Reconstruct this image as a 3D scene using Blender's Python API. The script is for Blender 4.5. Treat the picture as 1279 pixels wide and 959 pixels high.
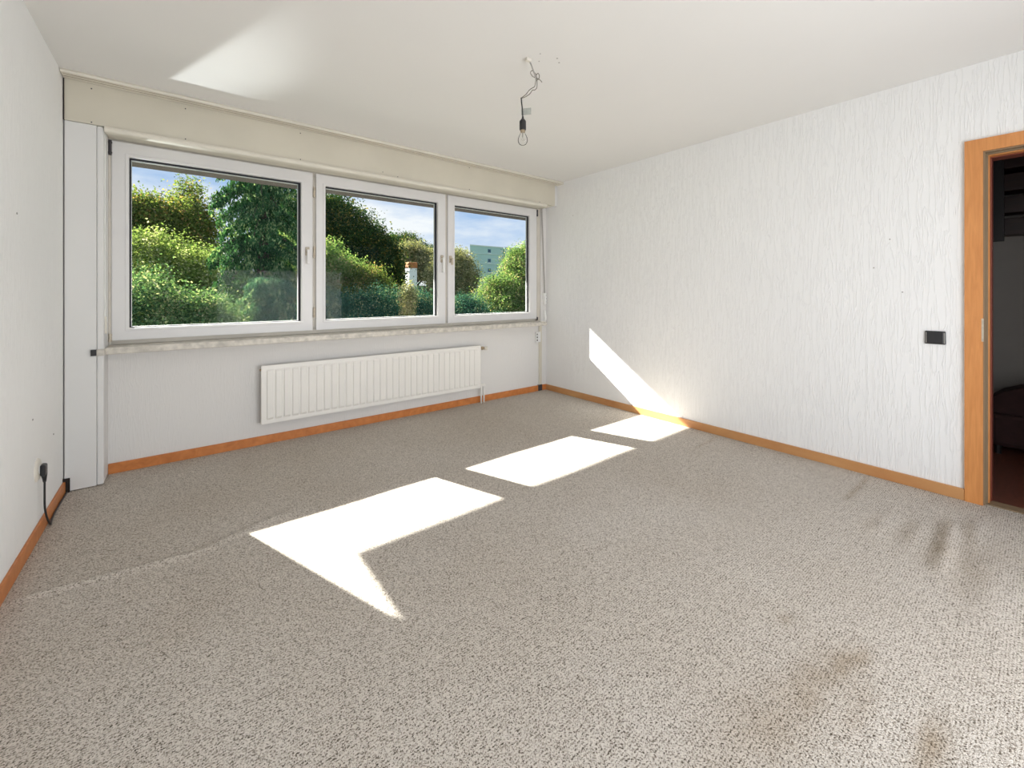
import bpy, bmesh, math, random
import numpy as np
from mathutils import Vector, Matrix

# ------------------------------------------------------------------ reset
for o in list(bpy.data.objects):
    bpy.data.objects.remove(o, do_unlink=True)
scene = bpy.context.scene
COL = scene.collection
R = math.radians

# ------------------------------------------------------------------ camera
cam_data = bpy.data.cameras.new('camera')
cam_data.sensor_width = 36.0
cam_data.lens = 36.0 * 525.709 / 1279.0
cam_data.shift_y = (364.804 - 479.5) / 1279.0
cam_data.clip_start = 0.02
cam_data.clip_end = 1000
camera = bpy.data.objects.new('camera', cam_data)
COL.objects.link(camera)
camera.location = (0, 0, 1.21)
camera.rotation_euler = (R(90), 0, -0.668006)
scene.camera = camera

# ------------------------------------------------------------------ world
SKY_STRENGTH = 1.05
world = bpy.data.worlds.new('sky')
scene.world = world
world.use_nodes = True
wn, wl = world.node_tree.nodes, world.node_tree.links
wn.clear()
w_out = wn.new('ShaderNodeOutputWorld')
w_bg = wn.new('ShaderNodeBackground')
w_bg.inputs['Strength'].default_value = SKY_STRENGTH
w_tc = wn.new('ShaderNodeTexCoord')
w_sep = wn.new('ShaderNodeSeparateXYZ')
wl.new(w_tc.outputs['Generated'], w_sep.inputs[0])
w_ramp = wn.new('ShaderNodeValToRGB')
cr = w_ramp.color_ramp
cr.elements[0].position = 0.0
cr.elements[0].color = (0.84, 0.89, 0.96, 1)
cr.elements[1].position = 0.75
cr.elements[1].color = (0.16, 0.33, 0.72, 1)
e = cr.elements.new(0.16); e.color = (0.40, 0.57, 0.85, 1)
wl.new(w_sep.outputs['Z'], w_ramp.inputs[0])
w_map = wn.new('ShaderNodeMapping')
w_map.inputs['Scale'].default_value = (2.0, 2.0, 7.0)
w_map.inputs['Location'].default_value = (0.35, 0.2, 0.15)
wl.new(w_tc.outputs['Generated'], w_map.inputs[0])
w_noise = wn.new('ShaderNodeTexNoise')
w_noise.inputs['Scale'].default_value = 1.5
w_noise.inputs['Detail'].default_value = 6
w_noise.inputs['Roughness'].default_value = 0.55
wl.new(w_map.outputs[0], w_noise.inputs['Vector'])
w_cr = wn.new('ShaderNodeValToRGB')
w_cr.color_ramp.elements[0].position = 0.40
w_cr.color_ramp.elements[1].position = 0.60
wl.new(w_noise.outputs['Fac'], w_cr.inputs[0])
w_mix = wn.new('ShaderNodeMixRGB')
w_mix.inputs['Color2'].default_value = (0.93, 0.95, 1.0, 1)
wl.new(w_cr.outputs[0], w_mix.inputs['Fac'])
wl.new(w_ramp.outputs[0], w_mix.inputs['Color1'])
wl.new(w_mix.outputs[0], w_bg.inputs['Color'])
wl.new(w_bg.outputs[0], w_out.inputs['Surface'])

# ------------------------------------------------------------------ lamps
sun_data = bpy.data.lights.new('sun', 'SUN')
sun_data.energy = 31.0
sun_data.angle = R(0.6)
sun_data.color = (1.0, 0.965, 0.91)
sun = bpy.data.objects.new('sun', sun_data)
COL.objects.link(sun)
SUN_DIR = Vector((0.368, -1.0, -0.69)).normalized()
sun.rotation_euler = SUN_DIR.to_track_quat('-Z', 'Y').to_euler()

def area(name, loc, direction, sx, sy, power, color):
    d = bpy.data.lights.new(name, 'AREA')
    d.shape = 'RECTANGLE'
    d.size, d.size_y, d.energy, d.color = sx, sy, power, color
    o = bpy.data.objects.new(name, d)
    COL.objects.link(o)
    o.location = loc
    o.rotation_euler = Vector(direction).to_track_quat('-Z', 'Y').to_euler()
    return o
# added fill lamp in the made-up opening of the unseen rear wall
area('rear_fill', (1.55, -1.27, 0.87), (-0.25, 1, 0.06), 2.1, 1.5, 62, (0.96, 0.98, 1.0))
# added spot lamp standing in for sun bounced up onto the ceiling
sp = bpy.data.lights.new('glint_standin_spot', 'SPOT')
sp.energy, sp.spot_size, sp.spot_blend, sp.shadow_soft_size = 700, R(14), 1.0, 0.07
sp.color = (0.93, 0.97, 1.0)
glint = bpy.data.objects.new('glint_standin_spot', sp)
COL.objects.link(glint)
glint.location = (-1.20, 6.5, -0.435)
glint.rotation_euler = (Vector((0.03, 3.0, 2.52)) - glint.location).to_track_quat('-Z', 'Y').to_euler()

# ------------------------------------------------------------------ exposure
scene.view_settings.view_transform = 'Standard'
scene.view_settings.look = 'None'
scene.view_settings.exposure = 0.0
scene.view_settings.gamma = 1.0
scene.view_settings.use_curve_mapping = False

# ------------------------------------------------------------------ dimensions (metres, camera above the origin)
XL, XR = -0.553, 3.586        # left and right wall faces
YB, YR = 3.862, -1.30         # window wall and rear wall faces
CEIL = 2.52

# ------------------------------------------------------------------ materials
def new_mat(name):
    m = bpy.data.materials.new(name)
    m.use_nodes = True
    nt = m.node_tree
    return m, nt.nodes, nt.links, nt.nodes['Principled BSDF']

def plain(name, color, rough=0.5, metal=0.0, var=0.06, scale=6.0, bump=0.0, bscale=80.0, spec=0.5):
    """procedural paint / plastic / metal: tone varies softly, optional fine relief"""
    m, n, l, b = new_mat(name)
    tc = n.new('ShaderNodeTexCoord')
    no = n.new('ShaderNodeTexNoise')
    no.inputs['Scale'].default_value = scale
    no.inputs['Detail'].default_value = 4
    l.new(tc.outputs['Object'], no.inputs['Vector'])
    rp = n.new('ShaderNodeValToRGB')
    rp.color_ramp.elements[0].position = 0.3
    rp.color_ramp.elements[1].position = 0.7
    rp.color_ramp.elements[0].color = tuple(c * (1 - var) for c in color) + (1,)
    rp.color_ramp.elements[1].color = tuple(min(1, c * (1 + var)) for c in color) + (1,)
    l.new(no.outputs['Fac'], rp.inputs[0])
    l.new(rp.outputs[0], b.inputs['Base Color'])
    b.inputs['Roughness'].default_value = rough
    b.inputs['Metallic'].default_value = metal
    b.inputs['Specular IOR Level'].default_value = spec
    if bump > 0:
        n2 = n.new('ShaderNodeTexNoise')
        n2.inputs['Scale'].default_value = bscale
        l.new(tc.outputs['Object'], n2.inputs['Vector'])
        bp = n.new('ShaderNodeBump')
        bp.inputs['Strength'].default_value = bump
        bp.inputs['Distance'].default_value = 0.002
        l.new(n2.outputs['Fac'], bp.inputs['Height'])
        l.new(bp.outputs[0], b.inputs['Normal'])
    return m

def wallpaper(name, color, strength):
    """painted crinkle wallpaper: wavy vertical creases as relief"""
    m, n, l, b = new_mat(name)
    tc = n.new('ShaderNodeTexCoord')
    mp = n.new('ShaderNodeMapping')
    mp.inputs['Scale'].default_value = (52, 52, 5.0)
    l.new(tc.outputs['Object'], mp.inputs[0])
    no = n.new('ShaderNodeTexNoise')
    no.inputs['Scale'].default_value = 1.0
    no.inputs['Detail'].default_value = 2.0
    no.inputs['Distortion'].default_value = 0.4
    l.new(mp.outputs[0], no.inputs['Vector'])
    s = n.new('ShaderNodeMath'); s.operation = 'SUBTRACT'; s.inputs[1].default_value = 0.5
    a = n.new('ShaderNodeMath'); a.operation = 'ABSOLUTE'
    l.new(no.outputs['Fac'], s.inputs[0]); l.new(s.outputs[0], a.inputs[0])
    rp = n.new('ShaderNodeMapRange')
    rp.inputs['From Min'].default_value = 0.0
    rp.inputs['From Max'].default_value = 0.055
    rp.inputs['To Min'].default_value = 1.0
    rp.inputs['To Max'].default_value = 0.0
    l.new(a.outputs[0], rp.inputs['Value'])
    bp = n.new('ShaderNodeBump')
    bp.inputs['Strength'].default_value = strength
    bp.inputs['Distance'].default_value = 0.0035
    l.new(rp.outputs[0], bp.inputs['Height'])
    l.new(bp.outputs[0], b.inputs['Normal'])
    n2 = n.new('ShaderNodeTexNoise'); n2.inputs['Scale'].default_value = 1.3
    l.new(tc.outputs['Object'], n2.inputs['Vector'])
    cr = n.new('ShaderNodeValToRGB')
    cr.color_ramp.elements[0].color = tuple(c * 0.97 for c in color) + (1,)
    cr.color_ramp.elements[1].color = tuple(min(1, c * 1.02) for c in color) + (1,)
    l.new(n2.outputs['Fac'], cr.inputs[0])
    l.new(cr.outputs[0], b.inputs['Base Color'])
    b.inputs['Roughness'].default_value = 0.7
    b.inputs['Specular IOR Level'].default_value = 0.25
    return m

def wood(name, c1, c2, rough=0.4, scale=(2, 2, 30), axis_noise=3.0):
    m, n, l, b = new_mat(name)
    tc = n.new('ShaderNodeTexCoord')
    mp = n.new('ShaderNodeMapping'); mp.inputs['Scale'].default_value = scale
    l.new(tc.outputs['Object'], mp.inputs[0])
    no = n.new('ShaderNodeTexNoise')
    no.inputs['Scale'].default_value = axis_noise
    no.inputs['Detail'].default_value = 6
    no.inputs['Distortion'].default_value = 0.6
    l.new(mp.outputs[0], no.inputs['Vector'])
    rp = n.new('ShaderNodeValToRGB')
    rp.color_ramp.elements[0].position = 0.3
    rp.color_ramp.elements[1].position = 0.7
    rp.color_ramp.elements[0].color = c1 + (1,)
    rp.color_ramp.elements[1].color = c2 + (1,)
    l.new(no.outputs['Fac'], rp.inputs[0])
    l.new(rp.outputs[0], b.inputs['Base Color'])
    b.inputs['Roughness'].default_value = rough
    return m

def carpet_mat():
    m, n, l, b = new_mat('carpet')
    tc = n.new('ShaderNodeTexCoord')
    vo = n.new('ShaderNodeTexVoronoi'); vo.inputs['Scale'].default_value = 330
    l.new(tc.outputs['Object'], vo.inputs['Vector'])
    sp = n.new('ShaderNodeSeparateColor')
    l.new(vo.outputs['Color'], sp.inputs[0])
    # clumps: nearby loops share a tone
    no = n.new('ShaderNodeTexNoise'); no.inputs['Scale'].default_value = 150; no.inputs['Detail'].default_value = 3
    l.new(tc.outputs['Object'], no.inputs['Vector'])
    ad = n.new('ShaderNodeMath'); ad.operation = 'MULTIPLY_ADD'; ad.inputs[1].default_value = 0.62
    l.new(sp.outputs[0], ad.inputs[0])
    wv = n.new('ShaderNodeTexWave'); wv.bands_direction = 'Y'; wv.inputs['Scale'].default_value = 38; wv.inputs['Distortion'].default_value = 1.0
    l.new(tc.outputs['Object'], wv.inputs['Vector'])
    ms = n.new('ShaderNodeMath'); ms.operation = 'MULTIPLY'; ms.inputs[1].default_value = 0.62
    l.new(no.outputs['Fac'], ms.inputs[0]); 
    mw = n.new('ShaderNodeMath'); mw.operation = 'MULTIPLY_ADD'; mw.inputs[1].default_value = 0.14
    l.new(wv.outputs['Fac'], mw.inputs[0]); l.new(ms.outputs[0], mw.inputs[2])
    sb = n.new('ShaderNodeMath'); sb.operation = 'SUBTRACT'; sb.inputs[1].default_value = 0.07
    l.new(mw.outputs[0], sb.inputs[0]); l.new(sb.outputs[0], ad.inputs[2])
    rp = n.new('ShaderNodeValToRGB')
    E = rp.color_ramp.elements
    E[0].position = 0.27; E[0].color = (0.085, 0.070, 0.050, 1)
    E[1].position = 0.78; E[1].color = (0.74, 0.685, 0.622, 1)
    x = E.new(0.42); x.color = (0.37, 0.322, 0.272, 1)
    x = E.new(0.55); x.color = (0.555, 0.505, 0.446, 1)
    l.new(ad.outputs[0], rp.inputs[0])
    at = n.new('ShaderNodeAttribute'); at.attribute_name = 'stain_fold_shade'
    n3 = n.new('ShaderNodeTexNoise'); n3.inputs['Scale'].default_value = 9; n3.inputs['Detail'].default_value = 5
    l.new(tc.outputs['Object'], n3.inputs['Vector'])
    mu = n.new('ShaderNodeMath'); mu.operation = 'MULTIPLY'
    l.new(at.outputs['Fac'], mu.inputs[0]); l.new(n3.outputs['Fac'], mu.inputs[1])
    mx = n.new('ShaderNodeMixRGB'); mx.blend_type = 'MULTIPLY'
    mx.inputs['Color2'].default_value = (0.50, 0.39, 0.25, 1)
    l.new(mu.outputs[0], mx.inputs['Fac']); l.new(rp.outputs[0], mx.inputs['Color1'])
    n4 = n.new('ShaderNodeTexNoise'); n4.inputs['Scale'].default_value = 1.1; n4.inputs['Detail'].default_value = 3
    l.new(tc.outputs['Object'], n4.inputs['Vector'])
    r4 = n.new('ShaderNodeValToRGB')
    r4.color_ramp.elements[0].position = 0.3; r4.color_ramp.elements[0].color = (0.90, 0.88, 0.85, 1)
    r4.color_ramp.elements[1].position = 0.7; r4.color_ramp.elements[1].color = (1, 1, 1, 1)
    l.new(n4.outputs['Fac'], r4.inputs[0])
    m2 = n.new('ShaderNodeMixRGB'); m2.blend_type = 'MULTIPLY'; m2.inputs['Fac'].default_value = 1
    l.new(mx.outputs[0], m2.inputs['Color1']); l.new(r4.outputs[0], m2.inputs['Color2'])
    l.new(m2.outputs[0], b.inputs['Base Color'])
    b.inputs['Roughness'].default_value = 0.95
    b.inputs['Specular IOR Level'].default_value = 0.1
    bp = n.new('ShaderNodeBump'); bp.inputs['Strength'].default_value = 0.6; bp.inputs['Distance'].default_value = 0.003
    l.new(vo.outputs['Distance'], bp.inputs['Height']); bp.invert = True
    l.new(bp.outputs[0], b.inputs['Normal'])
    return m

def glass_mat(name, ior=1.15, tint=(0.97, 0.985, 0.975)):
    m, n, l, b = new_mat(name)
    n.remove(b)
    out = n['Material Output']
    tr = n.new('ShaderNodeBsdfTransparent'); tr.inputs[0].default_value = tint + (1,)
    gl = n.new('ShaderNodeBsdfGlossy'); gl.inputs['Roughness'].default_value = 0.02
    fr = n.new('ShaderNodeFresnel'); fr.inputs['IOR'].default_value = ior
    mx = n.new('ShaderNodeMixShader')
    l.new(fr.outputs[0], mx.inputs[0]); l.new(tr.outputs[0], mx.inputs[1]); l.new(gl.outputs[0], mx.inputs[2])
    l.new(mx.outputs[0], out.inputs['Surface'])
    return m

def leaf_mat(name, c1, c2, trans=0.4, hot=None):
    """leaves: every leaf picks its own tone; some light passes through"""
    m, n, l, b = new_mat(name)
    n.remove(b)
    out = n['Material Output']
    ge = n.new('ShaderNodeNewGeometry')
    rp = n.new('ShaderNodeValToRGB')
    rp.color_ramp.elements[0].color = c1 + (1,)
    rp.color_ramp.elements[1].color = c2 + (1,)
    if hot:
        rp.color_ramp.elements[1].position = 0.88
        x = rp.color_ramp.elements.new(0.96); x.color = hot + (1,)
    tc = n.new('ShaderNodeTexCoord')
    no = n.new('ShaderNodeTexNoise'); no.inputs['Scale'].default_value = 2.6; no.inputs['Detail'].default_value = 3
    l.new(tc.outputs['Object'], no.inputs['Vector'])
    mr = n.new('ShaderNodeMapRange'); mr.inputs['From Min'].default_value = .3; mr.inputs['From Max'].default_value = .7
    mr.inputs['To Min'].default_value = -.3; mr.inputs['To Max'].default_value = .35
    l.new(no.outputs['Fac'], mr.inputs['Value'])
    ad = n.new('ShaderNodeMath'); ad.operation = 'ADD'
    l.new(ge.outputs['Random Per Island'], ad.inputs[0]); l.new(mr.outputs[0], ad.inputs[1])
    l.new(ad.outputs[0], rp.inputs[0])
    di = n.new('ShaderNodeBsdfDiffuse'); tl = n.new('ShaderNodeBsdfTranslucent')
    hs = n.new('ShaderNodeMixRGB'); hs.blend_type = 'MULTIPLY'; hs.inputs['Fac'].default_value = 1
    hs.inputs['Color2'].default_value = (1.0, 1.0, 0.55, 1)
    l.new(rp.outputs[0], di.inputs[0]); l.new(rp.outputs[0], hs.inputs['Color1']); l.new(hs.outputs[0], tl.inputs[0])
    mx = n.new('ShaderNodeMixShader'); mx.inputs[0].default_value = trans
    l.new(di.outputs[0], mx.inputs[1]); l.new(tl.outputs[0], mx.inputs[2])
    l.new(mx.outputs[0], out.inputs['Surface'])
    return m

M = {
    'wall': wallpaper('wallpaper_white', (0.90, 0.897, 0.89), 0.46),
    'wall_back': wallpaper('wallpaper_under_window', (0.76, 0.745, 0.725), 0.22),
    'ceiling': plain('ceiling_paint', (0.80, 0.785, 0.76), 0.8, var=0.01, scale=1.2, bump=0.1, bscale=60, spec=0.2),
    'cream': plain('cream_paint', (0.65, 0.61, 0.51), 0.55, var=0.05, scale=2.2),
    'cream_light': plain('pale_cream_paint', (0.74, 0.70, 0.61), 0.85, var=0.04),
    'panel': plain('white_panel_paint', (0.74, 0.735, 0.72), 0.5, var=0.02, scale=1.5),
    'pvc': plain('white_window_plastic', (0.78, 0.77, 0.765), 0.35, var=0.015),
    'pvc_beige': plain('beige_window_plastic', (0.66, 0.62, 0.55), 0.5, var=0.06),  # frame and battens, darker and more beige than the sashes
    'gasket': plain('black_rubber', (0.012, 0.012, 0.018), 0.6),
    'brass': plain('dull_brass', (0.42, 0.33, 0.22), 0.45, metal=0.5, var=0.15, scale=40),
    'beige_metal': plain('beige_hinge', (0.55, 0.48, 0.38), 0.45, var=0.15, scale=40),
    'dark_metal': plain('dark_hinge', (0.05, 0.045, 0.05), 0.5),
    'sill': plain('stone_sill', (0.60, 0.565, 0.50), 0.45, var=0.22, scale=26, bump=0.15, bscale=60),
    'orange_wood': wood('varnished_orange_wood', (0.50, 0.165, 0.042), (0.64, 0.235, 0.065), 0.4, (3, 3, 3), 6),
    'tan_wood': wood('varnished_tan_wood', (0.50, 0.215, 0.075), (0.62, 0.34, 0.14), 0.4, (3, 1.2, 3), 1.6),
    'door_wood': wood('varnished_beech_veneer', (0.58, 0.23, 0.065), (0.70, 0.30, 0.095), 0.38, (14, 14, 1.2), 5),
    'door_wood_dark': wood('jamb_wood', (0.16, 0.036, 0.022), (0.20, 0.05, 0.028), 0.4, (14, 14, 1.2), 5),
    'seal_and_shade': plain('brown_seal_and_shade', (0.26, 0.185, 0.11), 0.6),  # seal brown, also the painted shade of rebate and rail slots
    'carpet': carpet_mat(),
    'radiator': plain('radiator_enamel', (0.84, 0.82, 0.78), 0.35, var=0.015),
    'white_plastic': plain('white_plastic', (0.86, 0.86, 0.84), 0.35, var=0.02),
    'old_plastic': plain('yellowed_plastic', (0.74, 0.70, 0.62), 0.4, var=0.04),
    'black_plastic': plain('black_plastic', (0.018, 0.018, 0.020), 0.35, var=0.1),
    'grey_tape': plain('grey_tape', (0.36, 0.37, 0.33), 0.6, var=0.15, scale=60),
    'strap': plain('grey_strap', (0.42, 0.40, 0.37), 0.8, var=0.1, scale=60),
    'wire': plain('wire_insulation', (0.17, 0.15, 0.12), 0.5, var=0.6, scale=120),
    'glass': glass_mat('window_glass'),
    'bulb_glass': glass_mat('bulb_glass', 1.12, (0.985, 0.985, 0.985)),
    'slab': plain('balcony_render', (0.115, 0.095, 0.085), 0.9, var=0.12, scale=5),
    'facade': plain('facade_render', (0.6, 0.57, 0.52), 0.9, var=0.05),
    'bark': plain('bark', (0.06, 0.045, 0.032), 0.9, var=0.3, scale=12, bump=0.6, bscale=20),
    'ground': plain('grass_ground', (0.035, 0.06, 0.018), 0.95, var=0.35, scale=1.5),
    'green_wall': plain('green_facade', (0.40, 0.58, 0.53), 0.9, var=0.04, scale=0.3),
    'pale_ledge': plain('pale_ledge', (0.62, 0.70, 0.64), 0.9),
    'dark_glass': plain('far_pane', (0.04, 0.09, 0.13), 0.1),
    'blue_shutter': plain('far_window_frame', (0.12, 0.28, 0.36), 0.6),
    'white_render': plain('white_render', (0.86, 0.88, 0.86), 0.9, var=0.03),
    'terracotta': plain('terracotta', (0.40, 0.16, 0.055), 0.9, var=0.2, scale=4),
    'roof': plain('dark_roof', (0.06, 0.045, 0.04), 0.9, var=0.2),
    'hall_grey': plain('hall_grey_paint', (0.30, 0.28, 0.26), 0.8, var=0.03),
    'hall_wood': wood('dark_stained_wood', (0.010, 0.004, 0.003), (0.028, 0.009, 0.006), 0.45, (2, 2, 20), 3),
    'hall_floor': wood('red_brown_floor', (0.13, 0.042, 0.026), (0.19, 0.065, 0.040), 0.35, (3, 14, 3), 4),
    'upholstery': plain('dark_red_upholstery', (0.030, 0.010, 0.009), 0.9, var=0.25, scale=20),
    'black_wood': plain('black_wood', (0.008, 0.006, 0.006), 0.5),
    'hole_shade': plain('recess_shade', (0.02, 0.014, 0.012), 0.9),
}

# ------------------------------------------------------------------ helpers
def box(bm, x0, x1, y0, y1, z0, z1):
    vs = [bm.verts.new(p) for p in ((x0, y0, z0), (x1, y0, z0), (x1, y1, z0), (x0, y1, z0),
                                    (x0, y0, z1), (x1, y0, z1), (x1, y1, z1), (x0, y1, z1))]
    for f in ((0, 3, 2, 1), (4, 5, 6, 7), (0, 1, 5, 4), (1, 2, 6, 5), (2, 3, 7, 6), (3, 0, 4, 7)):
        bm.faces.new([vs[i] for i in f])
    return bm

def ring_y(bm, x0, x1, z0, z1, bx, bz0, bz1, y0, y1):
    """rectangular frame in the XZ plane, y0..y1 deep"""
    o = [(x0, z0), (x1, z0), (x1, z1), (x0, z1)]
    i = [(x0 + bx, z0 + bz0), (x1 - bx, z0 + bz0), (x1 - bx, z1 - bz1), (x0 + bx, z1 - bz1)]
    V = {}
    for nm, L in (('o', o), ('i', i)):
        for yi, y in enumerate((y0, y1)):
            V[nm, yi] = [bm.verts.new((x, y, z)) for x, z in L]
    for k in range(4):
        j = (k + 1) % 4
        bm.faces.new((V['o', 0][k], V['o', 0][j], V['i', 0][j], V['i', 0][k]))
        bm.faces.new((V['o', 1][j], V['o', 1][k], V['i', 1][k], V['i', 1][j]))
        bm.faces.new((V['o', 0][j], V['o', 0][k], V['o', 1][k], V['o', 1][j]))
        bm.faces.new((V['i', 0][k], V['i', 0][j], V['i', 1][j], V['i', 1][k]))
    return bm

def tube(bm, pts, r, n=8, caps=True):
    pts = [Vector(p) for p in pts]
    rr = r if isinstance(r, (list, tuple)) else [r] * len(pts)
    rings = []
    up = Vector((0.123, 0.3, 1)).normalized()
    for k, p in enumerate(pts):
        t = (pts[min(k + 1, len(pts) - 1)] - pts[max(k - 1, 0)])
        t = t.normalized() if t.length > 1e-9 else Vector((0, 0, 1))
        a = t.cross(up)
        if a.length < 1e-3:
            a = t.cross(Vector((1, 0, 0)))
        a.normalize(); b = t.cross(a).normalized()
        rings.append([bm.verts.new(p + (a * math.cos(2 * math.pi * i / n) + b * math.sin(2 * math.pi * i / n)) * rr[k]) for i in range(n)])
    for q, w in zip(rings, rings[1:]):
        for i in range(n):
            j = (i + 1) % n
            bm.faces.new((q[i], q[j], w[j], w[i]))
    if caps:
        bm.faces.new(rings[0][::-1]); bm.faces.new(rings[-1])
    return bm

def lathe(bm, prof, origin, axis='Z', n=24):
    """profile [(radius, height)] spun about an axis through origin"""
    ox, oy, oz = origin
    def P(r, h, a):
        c, s = r * math.cos(a), r * math.sin(a)
        if axis == 'Z': return (ox + c, oy + s, oz + h)
        if axis == 'X': return (ox + h, oy + c, oz + s)
        return (ox + c, oy + h, oz + s)
    rings = []
    for r, h in prof:
        if r < 1e-6:
            rings.append([bm.verts.new(P(0, h, 0))])
        else:
            rings.append([bm.verts.new(P(r, h, 2 * math.pi * i / n)) for i in range(n)])
    for q, w in zip(rings, rings[1:]):
        for i in range(n):
            j = (i + 1) % n
            if len(q) == 1 and len(w) == 1: continue
            if len(q) == 1: bm.faces.new((q[0], w[j], w[i]))
            elif len(w) == 1: bm.faces.new((q[i], q[j], w[0]))
            else: bm.faces.new((q[i], q[j], w[j], w[i]))
    return bm

def extrude_x(bm, prof, x0, x1):
    """closed (y,z) profile swept along X"""
    a = [bm.verts.new((x0, y, z)) for y, z in prof]
    b = [bm.verts.new((x1, y, z)) for y, z in prof]
    n = len(prof)
    for i in range(n):
        j = (i + 1) % n
        bm.faces.new((a[i], a[j], b[j], b[i]))
    bm.faces.new(a[::-1]); bm.faces.new(b)
    return bm

def origin_of(o):
    # an Empty carries a place of its own; meshes keep world coordinates
    return Vector(o.location) if o.type == 'EMPTY' else Vector()

def obj(name, bm, mat, parent=None, smooth=False, bevel=0.0, seg=2):
    """geometry comes in world coordinates; a parent at any place keeps it there"""
    bmesh.ops.recalc_face_normals(bm, faces=bm.faces[:])
    if bevel > 0:
        es = [e for e in bm.edges if len(e.link_faces) == 2 and e.calc_face_angle(0) > 0.6]
        bmesh.ops.bevel(bm, geom=es, offset=bevel, segments=seg, affect='EDGES', profile=0.5, clamp_overlap=True)
    me = bpy.data.meshes.new(name)
    bm.to_mesh(me); bm.free()
    me.materials.append(mat)
    if smooth:
        for p in me.polygons: p.use_smooth = True
    o = bpy.data.objects.new(name, me)
    COL.objects.link(o)
    if parent:
        o.parent = parent
        o.matrix_parent_inverse = Matrix.Translation(-origin_of(parent))
    return o

def NB(): return bmesh.new()

def tag(o, label=None, cat=None, group=None, kind=None):
    if label: o['label'] = label
    if cat: o['category'] = cat
    if group: o['group'] = group
    if kind: o['kind'] = kind
    return o

def thing(name, loc, label, cat=None, group=None, kind=None):
    o = bpy.data.objects.new(name, None)
    o.empty_display_size = 0.1
    COL.objects.link(o)
    o.location = loc
    return tag(o, label, cat, group, kind)

def struct(name, bm, mat, label, **k):
    return tag(obj(name, bm, mat, **k), label, kind='structure')

# ================================================================== ROOM SHELL
# carpeted floor: fine grid with real folds, worn patches and fold shade as a tone attribute
def make_floor():
    nx, ny = 330, 400
    xs = np.linspace(XL - 0.02, XR + 0.02, nx); ys = np.linspace(YR - 0.1, YB + 0.02, ny)
    X, Y = np.meshgrid(xs, ys)
    Z = np.zeros_like(X); S = np.zeros_like(X)
    def ridge(x0, y0, x1, y1, w, h, dip=0.0):
        d = np.array([x1 - x0, y1 - y0]); L = np.hypot(*d); d = d / L
        t = (X - x0) * d[0] + (Y - y0) * d[1]
        s = (X - x0) * -d[1] + (Y - y0) * d[0]
        env = 1 / (1 + np.exp(-(t) / 0.035)) / (1 + np.exp((t - L) / 0.035))
        return env * (h * np.exp(-(s / w) ** 2)), env * np.exp(-((s - 0.8 * w) / w) ** 2)
    for a in ((2.62, 0.285, 3.15, 0.300, 0.030, 0.021), (2.75, 0.40, 3.03, 0.40, 0.035, 0.011), (2.74, 0.53, 3.00, 0.53, 0.035, 0.009),
              (2.98, 0.215, 3.30, 0.222, 0.03, 0.010), (2.3, 0.13, 2.9, 0.17, 0.06, 0.006)):
        z, s = ridge(*a); Z += z
        S += 0.55 * s * min(1, a[5] / 0.018) if a[1] < 0.5 else 0.2 * s  # darkens one flank of each fold: shade put into the carpet colour
    # long low fold running along the window wall
    z, s = ridge(-0.52, 2.505, 0.06, 2.44, 0.020, 0.012); Z += z
    z, s = ridge(0.06, 2.44, 0.40, 2.56, 0.025, 0.008); Z += z
    z, s = ridge(0.35, 2.56, 1.25, 2.53, 0.035, 0.004); Z += z
    # pressed seams near the right wall
    z, s = ridge(3.06, 0.715, 3.55, 0.712, 0.013, -0.007); Z += z; S += 0.9 * s
    z, s = ridge(3.14, 1.673, 3.56, 1.70, 0.012, -0.006); Z += z; S += 0.6 * s
    # broad worn and soiled streaks
    for cx, cy, rx, ry, a in ((1.68, 0.41, .10, .030, .8), (1.50, .45, .18, .05, .7), (1.60, .185, .10, .03, .85), (1.78, .375, .07, .025, .75),
                              (1.76, .60, .03, .02, .9), (1.55, .34, .12, .03, .5), (1.25, .50, .25, .10, .45), (1.48, .195, .10, .025, .6),
                              (2.85, .2, .3, .12, .25), (0.05, 2.1, .15, .25, .2), (0.1, 3.0, .25, .25, .2)):
        S += a * np.exp(-((X - cx) / rx) ** 2 - ((Y - cy) / ry) ** 2)
    Z += 0.0012 * np.sin(X * 7 + 1.3 * Y) * np.sin(Y * 5 - X)
    n = nx * ny
    co = np.stack([X, Y, Z - 0.0], -1).reshape(-1, 3)
    idx = np.arange(n).reshape(ny, nx)
    q = np.stack([idx[:-1, :-1], idx[:-1, 1:], idx[1:, 1:], idx[1:, :-1]], -1).reshape(-1, 4)
    me = bpy.data.meshes.new('floor')
    me.from_pydata(co.tolist(), [], q.tolist())
    at = me.attributes.new('stain_fold_shade', 'FLOAT', 'POINT')
    at.data.foreach_set('value', np.clip(S, 0, 1.5).reshape(-1).astype(np.float32))
    me.polygons.foreach_set('use_smooth', np.ones(len(q), bool))
    me.materials.append(M['carpet'])
    o = bpy.data.objects.new('floor', me); COL.objects.link(o)
    return tag(o, 'mottled beige loop carpet with folds and worn patches', kind='structure')
make_floor()

b = NB(); box(b, XL - 0.3, 5.6, YR - 0.3, 4.05, -0.25, -0.012)
struct('trim_6', b, M['facade'], 'concrete floor slab beneath the carpet')
b = NB(); box(b, XL - 0.3, XR + 0.19, YR - 0.3, 4.05, CEIL, CEIL + 0.25)
ceiling = struct('ceiling', b, M['ceiling'], 'smooth off-white painted ceiling')
# small plugged holes in the ceiling beside the lamp hook
for x, y, r in ((1.555, 1.72, .004), (1.66, 1.695, .005), (1.70, 1.72, .005), (1.60, 1.78, .004)):
    b = NB(); lathe(b, [(0, -0.0015), (r, -0.001), (r, 0.001)], (x, y, CEIL), n=10)
    obj('filled_hole', b, M['strap'], ceiling)

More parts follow.
